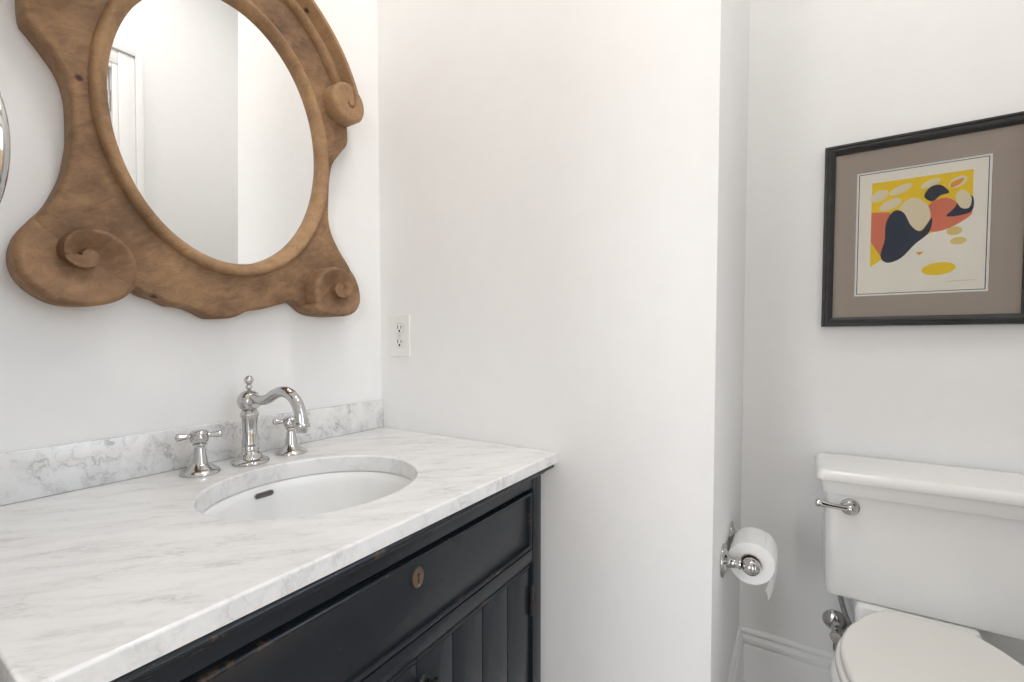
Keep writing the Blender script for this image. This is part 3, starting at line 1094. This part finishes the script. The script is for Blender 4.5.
bm = bmesh.new()
c = [(PX0, PZ0, -1, -1), (PX1, PZ0, 1, -1), (PX1, PZ1, 1, 1), (PX0, PZ1, -1, 1)]
pr = [(0, 0.002), (0, 0.021), (-0.002, 0.0245), (-0.006, 0.025), (-0.008, 0.0225), (-0.010, 0.0225), (-0.012, 0.0235), (-0.016, 0.022), (-0.019, 0.019), (-0.022, 0.0175), (-0.0235, 0.0165), (-0.0235, 0.008), (-0.016, 0.008), (-0.016, 0.002)]
sweep_closed(bm, [(on_back(u, v, 0), (a, 0, b), (0, -1, 0)) for u, v, a, b in c], pr)
obj('frame', bm, M['frame_black'], pic, sharp=30)
MX0, MX1, MZ0, MZ1 = 0.1165, 0.3640, 1.1635, 1.4760


def rc4(x0, x1, z0, z1):
    return [(x0, z0), (x1, z0), (x1, z1), (x0, z1)]


bm = bmesh.new()
slab(bm, [rc4(PX0 + 0.017, PX1 - 0.017, PZ0 + 0.017, PZ1 - 0.017), rc4(MX0, MX1, MZ0, MZ1)], on_back, 0.0055, 0.0085)
obj('mat', bm, M['mat'], pic)
bm = bmesh.new()
slab(bm, [rc4(MX0 - 0.01, MX1 + 0.01, MZ0 - 0.01, MZ1 + 0.01)], on_back, 0.003, 0.0054)
inm = obj('inner_mat', bm, M['mat_edge'], pic)
bm = bmesh.new()
slab(bm, [rc4(MX0 + 0.0045, MX1 - 0.0045, MZ0 + 0.0045, MZ1 - 0.0045), rc4(MX0 + 0.0062, MX1 - 0.0062, MZ0 + 0.0062, MZ1 - 0.0062)], on_back, 0.0053, 0.0057)
obj('mat_line', bm, M['line'], inm)
# the print: an abstract of flat colour fields
AX0, AX1, AZ0, AZ1 = 0.1475, 0.3330, 1.2050, 1.4460
AW, AH = AX1 - AX0, AZ1 - AZ0


def art(bm, pts, lay, mat):
    slab(bm, [[(AX0 + u * AW, AZ0 + v * AH) for u, v in pts]], on_back, 0.0054 + 0.00012 * lay, 0.0054 + 0.00012 * (lay + 1), mat=mat)


def blob(pts, sub=6):
    return smooth_path(pts, sub, closed=True)


bm = bmesh.new()
amats = [M[k] for k in ('cream', 'yellow', 'cream2', 'navy', 'coral', 'ochre', 'orange', 'pencil')]
slab(bm, [rc4(MX0 + 0.008, MX1 - 0.008, MZ0 + 0.008, MZ1 - 0.008)], on_back, 0.0050, 0.0055, mat=0)
art(bm, [(0, 0.13), (0.30, 0.30), (1, 0.58), (1, 1), (0, 1)], 1, 1)
for cx_, cy_, rx_, ry_ in ((0.08, 0.86, 0.10, 0.055), (0.30, 0.90, 0.12, 0.04), (0.20, 0.76, 0.12, 0.05), (0.60, 0.92, 0.10, 0.035), (0.86, 0.90, 0.09, 0.05)):
    art(bm, ellipse(cx_, cy_, rx_, ry_, 28, 0.3), 2, 2)
art(bm, [(0, 0.40), (0.12, 0.22), (0.22, 0.34), (0.20, 0.68), (0, 0.70)], 2, 4)
art(bm, blob([(0.55, 0.58), (0.60, 0.72), (0.76, 0.76), (0.90, 0.66), (1.0, 0.585), (0.86, 0.49), (0.70, 0.44), (0.58, 0.46)]), 3, 4)
art(bm, blob([(0.30, 0.72), (0.44, 0.80), (0.58, 0.70), (0.60, 0.56), (0.48, 0.46), (0.34, 0.56)]), 4, 2)
art(bm, blob([(0.16, 0.58), (0.24, 0.69), (0.34, 0.66), (0.42, 0.52), (0.52, 0.46), (0.62, 0.58), (0.60, 0.44), (0.46, 0.33), (0.32, 0.20), (0.18, 0.165), (0.11, 0.24), (0.15, 0.40)]), 5, 3)
art(bm, blob([(0.54, 0.80), (0.60, 0.885), (0.70, 0.89), (0.78, 0.81), (0.70, 0.79), (0.62, 0.74)]), 5, 3)
art(bm, blob([(0.76, 0.58), (0.84, 0.66), (0.90, 0.76), (1.0, 0.74), (1.0, 0.61), (0.90, 0.575)]), 5, 3)
art(bm, blob([(0.84, 0.76), (0.90, 0.82), (0.985, 0.74), (0.97, 0.64), (0.89, 0.65)]), 6, 2)
art(bm, blob([(0.80, 0.85), (0.88, 0.88), (0.91, 0.93), (0.80, 0.90)]), 6, 6)
art(bm, ellipse(0.70, 0.070, 0.165, 0.062, 40, 0.05), 3, 1)
art(bm, ellipse(0.84, 0.43, 0.075, 0.042, 30), 3, 5)
art(bm, ellipse(0.88, 0.33, 0.075, 0.036, 30), 3, 5)
art(bm, [(0.47, 0.25), (0.55, 0.25), (0.51, 0.215)], 3, 6)
# a faint illegible pencil squiggle in the margin
sq = []
rnd = random.Random(4)
for i in range(60):
    sq.append((0.292 + 0.050 * i / 59, 1.1905 + 0.0011 * math.sin(i * 1.7) + 0.0006 * rnd.uniform(-1, 1) + 0.001 * i / 59))
tube(bm, [on_back(u, v, 0.0056) for u, v in sq], 0.00022, 5)
for f in bm.faces:
    if f.calc_center_median().z < 1.1945 and f.calc_area() < 2e-6:
        f.material_index = 7
obj('print', bm, amats, pic)
obj('glass_pane', newbox(PX0 + 0.018, PX1 - 0.018, YB - 0.0128, YB - 0.0108, PZ0 + 0.018, PZ1 - 0.018), M['pane'], pic)

# ------------------------------------------------------------------ toilet
TC = 0.233
toi = thing('toilet', 'white two-piece toilet with closed lid against the alcove back wall', 'toilet', (TC, 1.2, 0))
TX0, TX1 = 0.058, 0.452
TYF = 1.292


def rr3(x0, x1, y0, y1, r, z):
    return [(u, v, z) for u, v in rrect(x0, x1, y0, y1, r, 9)]


TYB = YB - 0.012
bm = bmesh.new()
loft(bm, [rr3(TX0 + 0.0095, TX1 - 0.0095, TYF + 0.010, TYB - 0.01, 0.014, 0.4505), rr3(TX0 + 0.006, TX1 - 0.006, TYF + 0.0065, TYB, 0.018, 0.4520), rr3(TX0 + 0.0045, TX1 - 0.0045, TYF + 0.005, TYB, 0.022, 0.456),
          rr3(TX0 + 0.003, TX1 - 0.003, TYF + 0.003, TYB, 0.024, 0.465), rr3(TX0 + 0.001, TX1 - 0.001, TYF + 0.001, TYB, 0.022, 0.60), rr3(TX0, TX1, TYF, TYB, 0.020, 0.694)])
obj('tank', bm, M['porcelain'], toi, sharp=35)
LX0, LX1, LYF = 0.040, 0.470, 1.270
bm = bmesh.new()
g = lambda d, z, r=0.012: rr3(LX0 + d, LX1 - d, LYF + d, TYB + 0.004 - d * 0.2, max(0.004, r), z)
loft(bm, [g(0.018, 0.6945), g(0.0135, 0.6955), g(0.0120, 0.699), g(0.0105, 0.712), g(0.0090, 0.7195), g(0.0070, 0.7235), g(0.0050, 0.7245), g(0.0045, 0.7262), g(0.0012, 0.7275), g(0.0, 0.730), g(0.0005, 0.7385), g(0.003, 0.7455), g(0.0075, 0.7495), g(0.014, 0.7508), g(0.05, 0.7512, 0.02)])
obj('tank_lid', bm, M['porcelain'], toi, sharp=30)


HW = [(1.268, 0.056), (1.262, 0.070), (1.240, 0.089), (1.216, 0.107), (1.19, 0.1205), (1.161, 0.135), (1.118, 0.149), (1.086, 0.1545), (1.06, 0.156), (1.033, 0.1545), (1.0, 0.1505), (0.964, 0.142), (0.93, 0.128), (0.90, 0.109), (0.875, 0.082), (0.862, 0.055), (0.857, 0.025), (0.856, 0.0)]
def egg(grow=0.0, yb=None, sx=1.0):
    r = [(w, y) for y, w in HW]
    pts = [(TC + w, y) for w, y in r] + [(TC - w, y) for w, y in reversed(r[:-1])]
    pts = smooth_path(pts, 3, closed=True)
    cy_ = 1.06
    out = []
    for x, y in pts:
        d = Vector((x - TC, (y - cy_) * 0.75))
        L = max(d.length, 1e-6)
        k = 1 + grow / L
        out.append((TC + (x - TC) * k * sx, cy_ + (y - cy_) * k))
    if yb is not None:
        out = [(x, min(y, yb)) for x, y in out]
    return out


bm = bmesh.new()
slab(bm, [egg(0)], lambda u, v, h: (u, v, h), 0.4435, 0.460, 0.002, 0.007, 4)
obj('seat_lid', bm, M['seat'], toi, sharp=50, weighted=True)
bm = bmesh.new()
hole = [(TC + 0.095 * math.cos(2 * PI * i / 48), 1.03 + 0.11 * math.sin(2 * PI * i / 48)) for i in range(48)]
slab(bm, [egg(0.007, 1.268), hole], lambda u, v, h: (u, v, h), 0.4235, 0.442, 0.003, 0.007, 4)
obj('seat', bm, M['seat'], toi, sharp=50, weighted=True)
bm = bmesh.new()


def ring(gr, z, sx=1.0, y0=None, y1=None):
    p = egg(gr, None, sx)
    ys = [q[1] for q in p]
    a, b = min(ys), max(ys)
    if y0 is not None:
        p = [(x, y0 + (y - a) / (b - a) * (y1 - y0)) for x, y in p]
    return [(x, y, z) for x, y in p]


loft(bm, [ring(0, 0.0, 0.64, 0.985, 1.415), ring(0, 0.02, 0.64, 0.985, 1.415), ring(0, 0.035, 0.58, 1.005, 1.40), ring(0, 0.12, 0.54, 1.02, 1.38), ring(0, 0.20, 0.64, 0.985, 1.36), ring(0, 0.27, 0.86, 0.93, 1.33), ring(0, 0.33, 1.0, 0.87, 1.29),
          ring(0.012, 0.375, 1.0), ring(0.0145, 0.398, 1.0), ring(0.012, 0.414, 1.0), ring(0.004, 0.4215, 1.0), ring(-0.09, 0.4215, 1.0)])
loft(bm, [rr3(TC - 0.085, TC + 0.085, 1.18, 1.44, 0.03, 0.10), rr3(TC - 0.100, TC + 0.100, 1.18, 1.45, 0.03, 0.30), rr3(TC - 0.108, TC + 0.094, 1.18, 1.455, 0.03, 0.38), rr3(TC - 0.110, TC + 0.094, 1.18, 1.456, 0.03, 0.418), rr3(TC - 0.110, TC + 0.094, 1.18, 1.454, 0.028, 0.4215)])
loft(bm, [rr3(TC - 0.114, TC + 0.095, 1.277, 1.456, 0.012, 0.41), rr3(TC - 0.114, TC + 0.095, 1.277, 1.456, 0.012, 0.440), rr3(TC - 0.111, TC + 0.092, 1.280, 1.453, 0.012, 0.4465), rr3(TC - 0.104, TC + 0.085, 1.287, 1.446, 0.012, 0.4492)])
obj('bowl', bm, M['porcelain'], toi, sharp=40)
for s in (-1, 1):
    bm = bmesh.new()
    tube(bm, [(TC + s * 0.050, 1.250, 0.434), (TC + s * 0.078, 1.250, 0.434)], 0.007, 16)
    obj('seat_hinge', bm, M['seat'], toi)
# flush lever
bm = bmesh.new()
LV = (0.1045, 1.2915, 0.668)
lathe(bm, [(0, 0), (0.0185, 0), (0.0190, 0.003), (0.0175, 0.0055), (0.0150, 0.0065), (0.0145, 0.009), (0.0128, 0.011), (0, 0.0115)], LV, (0, -1, 0), 36)
lv = obj('flush_lever', bm, M['chrome'], toi, sharp=50)
lv['label'] = 'chrome flush lever'
bm = bmesh.new()
P0 = Vector(LV) + Vector((0.0, -0.018, 0))
lathe(bm, [(0.0115 * math.sin(PI * i / 16), -0.0115 * math.cos(PI * i / 16)) for i in range(17)], P0, (0, -1, 0), 28)
obj('lever_ball', bm, M['chrome'], lv, sharp=70)
bm = bmesh.new()
pts = [P0 + Vector((-0.006, -0.002, 0.0015)), P0 + Vector((-0.020, -0.008, 0.003)), P0 + Vector((-0.040, -0.014, 0.0055)), P0 + Vector((-0.056, -0.017, 0.0080)), P0 + Vector((-0.064, -0.018, 0.0092)), P0 + Vector((-0.067, -0.0184, 0.0097))]
tube(bm, pts, [0.0066, 0.0056, 0.0062, 0.0078, 0.0084, 0.0055], 20)
obj('lever_arm', bm, M['chrome'], lv, sharp=70)

# water supply valve
vx, vz = 0.094, 0.298
va = thing('supply_valve', 'chrome water supply valve and hose on the wall behind the toilet', 'valve', (vx, YB, vz))
bm = bmesh.new()
lathe(bm, [(0, 0), (0.0285, 0), (0.0285, 0.002), (0.026, 0.005), (0.016, 0.009), (0.010, 0.012), (0, 0.012)], (vx, YB, vz), (0, -1, 0), 40)
obj('escutcheon', bm, M['chrome'], va, sharp=50)
bm = bmesh.new()
tube(bm, [(vx, YB - 0.010, vz), (vx, YB - 0.060, vz)], 0.0075, 18)
lathe(bm, [(0, -0.016), (0.010, -0.016), (0.011, -0.010), (0.011, 0.012), (0.0085, 0.014), (0.0085, 0.022), (0, 0.022)], (vx, YB - 0.058, vz), (0, 0, 1), 20)
obj('valve_body', bm, M['chrome'], va, sharp=40)
bm = bmesh.new()
lathe(bm, [(0, 0), (0.005, 0), (0.005, 0.012), (0.014, 0.014), (0.016, 0.018), (0.014, 0.024), (0, 0.025)], (vx, YB - 0.066, vz), (0, -1, 0), 20)
obj('valve_handle', bm, M['chrome'], va, sharp=40)
bm = bmesh.new()
hp = smooth_path([(vx + 0.004, YB - 0.085, 0.436), (vx + 0.005, YB - 0.085, 0.405), (vx + 0.015, YB - 0.083, 0.365), (vx + 0.030, YB - 0.078, 0.325), (vx + 0.036, YB - 0.070, 0.285), (vx + 0.028, YB - 0.062, 0.250), (vx + 0.012, YB - 0.058, 0.238), (vx, YB - 0.058, 0.252), (vx, YB - 0.058, 0.272)], 6)
tube(bm, hp, 0.0058, 16)
obj('hose', bm, M['steel'], va)
bm = bmesh.new()
lathe(bm, [(0, 0), (0.0105, 0), (0.0120, 0.004), (0.0120, 0.014), (0.010, 0.017), (0, 0.017)], (vx + 0.004, YB - 0.085, 0.4325), (0, 0, 1), 12)
obj('coupling_nut', bm, M['chrome'], va, sharp=30)
bm = bmesh.new()
lathe(bm, [(0.009, 0), (0.0105, 0.004), (0.0085, 0.012), (0.0055, 0.020), (0.004, 0.034), (0, 0.036)], (vx, YB - 0.058, vz - 0.014), (0, 0, -1), 16)
obj('valve_stem', bm, M['chrome'], va, sharp=50)

# ------------------------------------------------------------------ toilet paper holder and roll
HZ_ = 0.562
ph = thing('toilet_paper_holder', 'chrome two-post toilet paper holder on the side of the partition wall', 'holder', (XP, 1.168, HZ_))
HXc = -0.080
for y in (1.094, 1.242):
    bm = bmesh.new()
    lathe(bm, [(0, 0), (0.0355, 0), (0.0365, 0.0025), (0.0350, 0.0055), (0.0250, 0.0085), (0.0160, 0.012), (0.0120, 0.016), (0.0100, 0.024), (0.0088, 0.030), (0.0105, 0.0335), (0.0112, 0.036), (0.0100, 0.0385), (0, 0.0385)], (XP, y, HZ_), (1, 0, 0), 40)
    po = obj('post', bm, M['chrome'], ph, sharp=60)
    bm = bmesh.new()
    lathe(bm, [(0.0188 * math.sin(PI * i / 24), -0.0188 * math.cos(PI * i / 24)) for i in range(25)], (HXc, y, HZ_), (0, 1, 0), 40)
    obj('ball', bm, M['chrome'], po, sharp=70)
bm = bmesh.new()
tube(bm, [(HXc, 1.10, HZ_), (HXc, 1.236, HZ_)], 0.0095, 20)
obj('roller', bm, M['chrome'], ph)

RC = (-0.0825, 0.5585)
RR = 0.0465
roll = thing('toilet_roll', 'white toilet paper roll with a torn hanging end on the chrome holder', 'toilet roll', (RC[0], 1.168, RC[1]))
Y0, Y1 = 1.116, 1.218
bm = bmesh.new()
n = 72
ro = []
for i in range(n):
    a = 2 * PI * i / n
    ro.append((RC[0] + (RR + 0.0006 * math.sin(3 * a)) * math.cos(a), RC[1] + (RR + 0.0006 * math.sin(3 * a)) * math.sin(a)))
ri = [(RC[0] + 0.0205 * math.cos(2 * PI * i / 40), RC[1] + 0.0205 * math.sin(2 * PI * i / 40)) for i in range(40)]
slab(bm, [ro, ri], lambda u, v, h: (u, h, v), Y0, Y1, 0.003, 0.003)
obj('paper', bm, M['paper'], roll, weighted=True)
bm = bmesh.new()
ri2 = [(RC[0] + 0.0190 * math.cos(2 * PI * i / 40), RC[1] + 0.0190 * math.sin(2 * PI * i / 40)) for i in range(40)]
slab(bm, [ri, ri2], lambda u, v, h: (u, h, v), Y0 + 0.0008, Y1 - 0.0008)
obj('core', bm, M['card'], roll)
# loose end: leaves the roll over its outer side and hangs down to a torn edge
bm = bmesh.new()
rows = []
ny = 22
for i in range(27):
    t = i / 26
    row = []
    for j in range(ny + 1):
        v = j / ny
        y = Y0 + 0.002 + (Y1 - Y0 - 0.004) * v
        end = 0.052 + 0.046 * sstep(0.0, 0.45, v) - 0.012 * v + 0.0035 * math.sin(v * 23) + 0.002 * math.sin(v * 61)
        if t < 0.4:
            a = (1 - t / 0.4) * 1.0
            x = RC[0] + (RR + 0.0014) * math.cos(a)
            z = RC[1] + (RR + 0.0014) * math.sin(a)
        else:
            q = (t - 0.4) / 0.6
            x = RC[0] + RR + 0.0014 - 0.016 * (1 - v) * q - 0.004 * q * q - 0.0015 * math.sin(q * 5 + v * 3) * q
            z = RC[1] - end * q
        row.append(bm.verts.new((x, y, z)))
    rows.append(row)
for A, B in zip(rows, rows[1:]):
    for j in range(ny):
        bm.faces.new((A[j], A[j + 1], B[j + 1], B[j]))
tl = obj('loose_sheet', bm, M['paper'], roll)
sd = tl.modifiers.new('thickness', 'SOLIDIFY')
sd.thickness = 0.0006
tl['label'] = 'torn hanging end of the paper'

# ------------------------------------------------------------------ ceiling lamp, and an added rim for the alcove fill light
for lx, ly, lab in ((-0.36, 0.56, 'round white ceiling lamp over the vanity'), (0.16, 0.78, 'added round white rim of the alcove fill light before the toilet')):
    cl = thing('ceiling_lamp', lab, 'lamp', (lx, ly, ZC), 'ceiling lamps')
    bm = bmesh.new()
    slab(bm, [ellipse(lx, ly, 0.17, 0.17, 48), ellipse(lx, ly, 0.135, 0.135, 48)], lambda u, v, h: (u, v, h), ZC - 0.022, ZC - 0.0005, 0.004, 0)
    obj('lamp_rim', bm, M['trim'], cl)
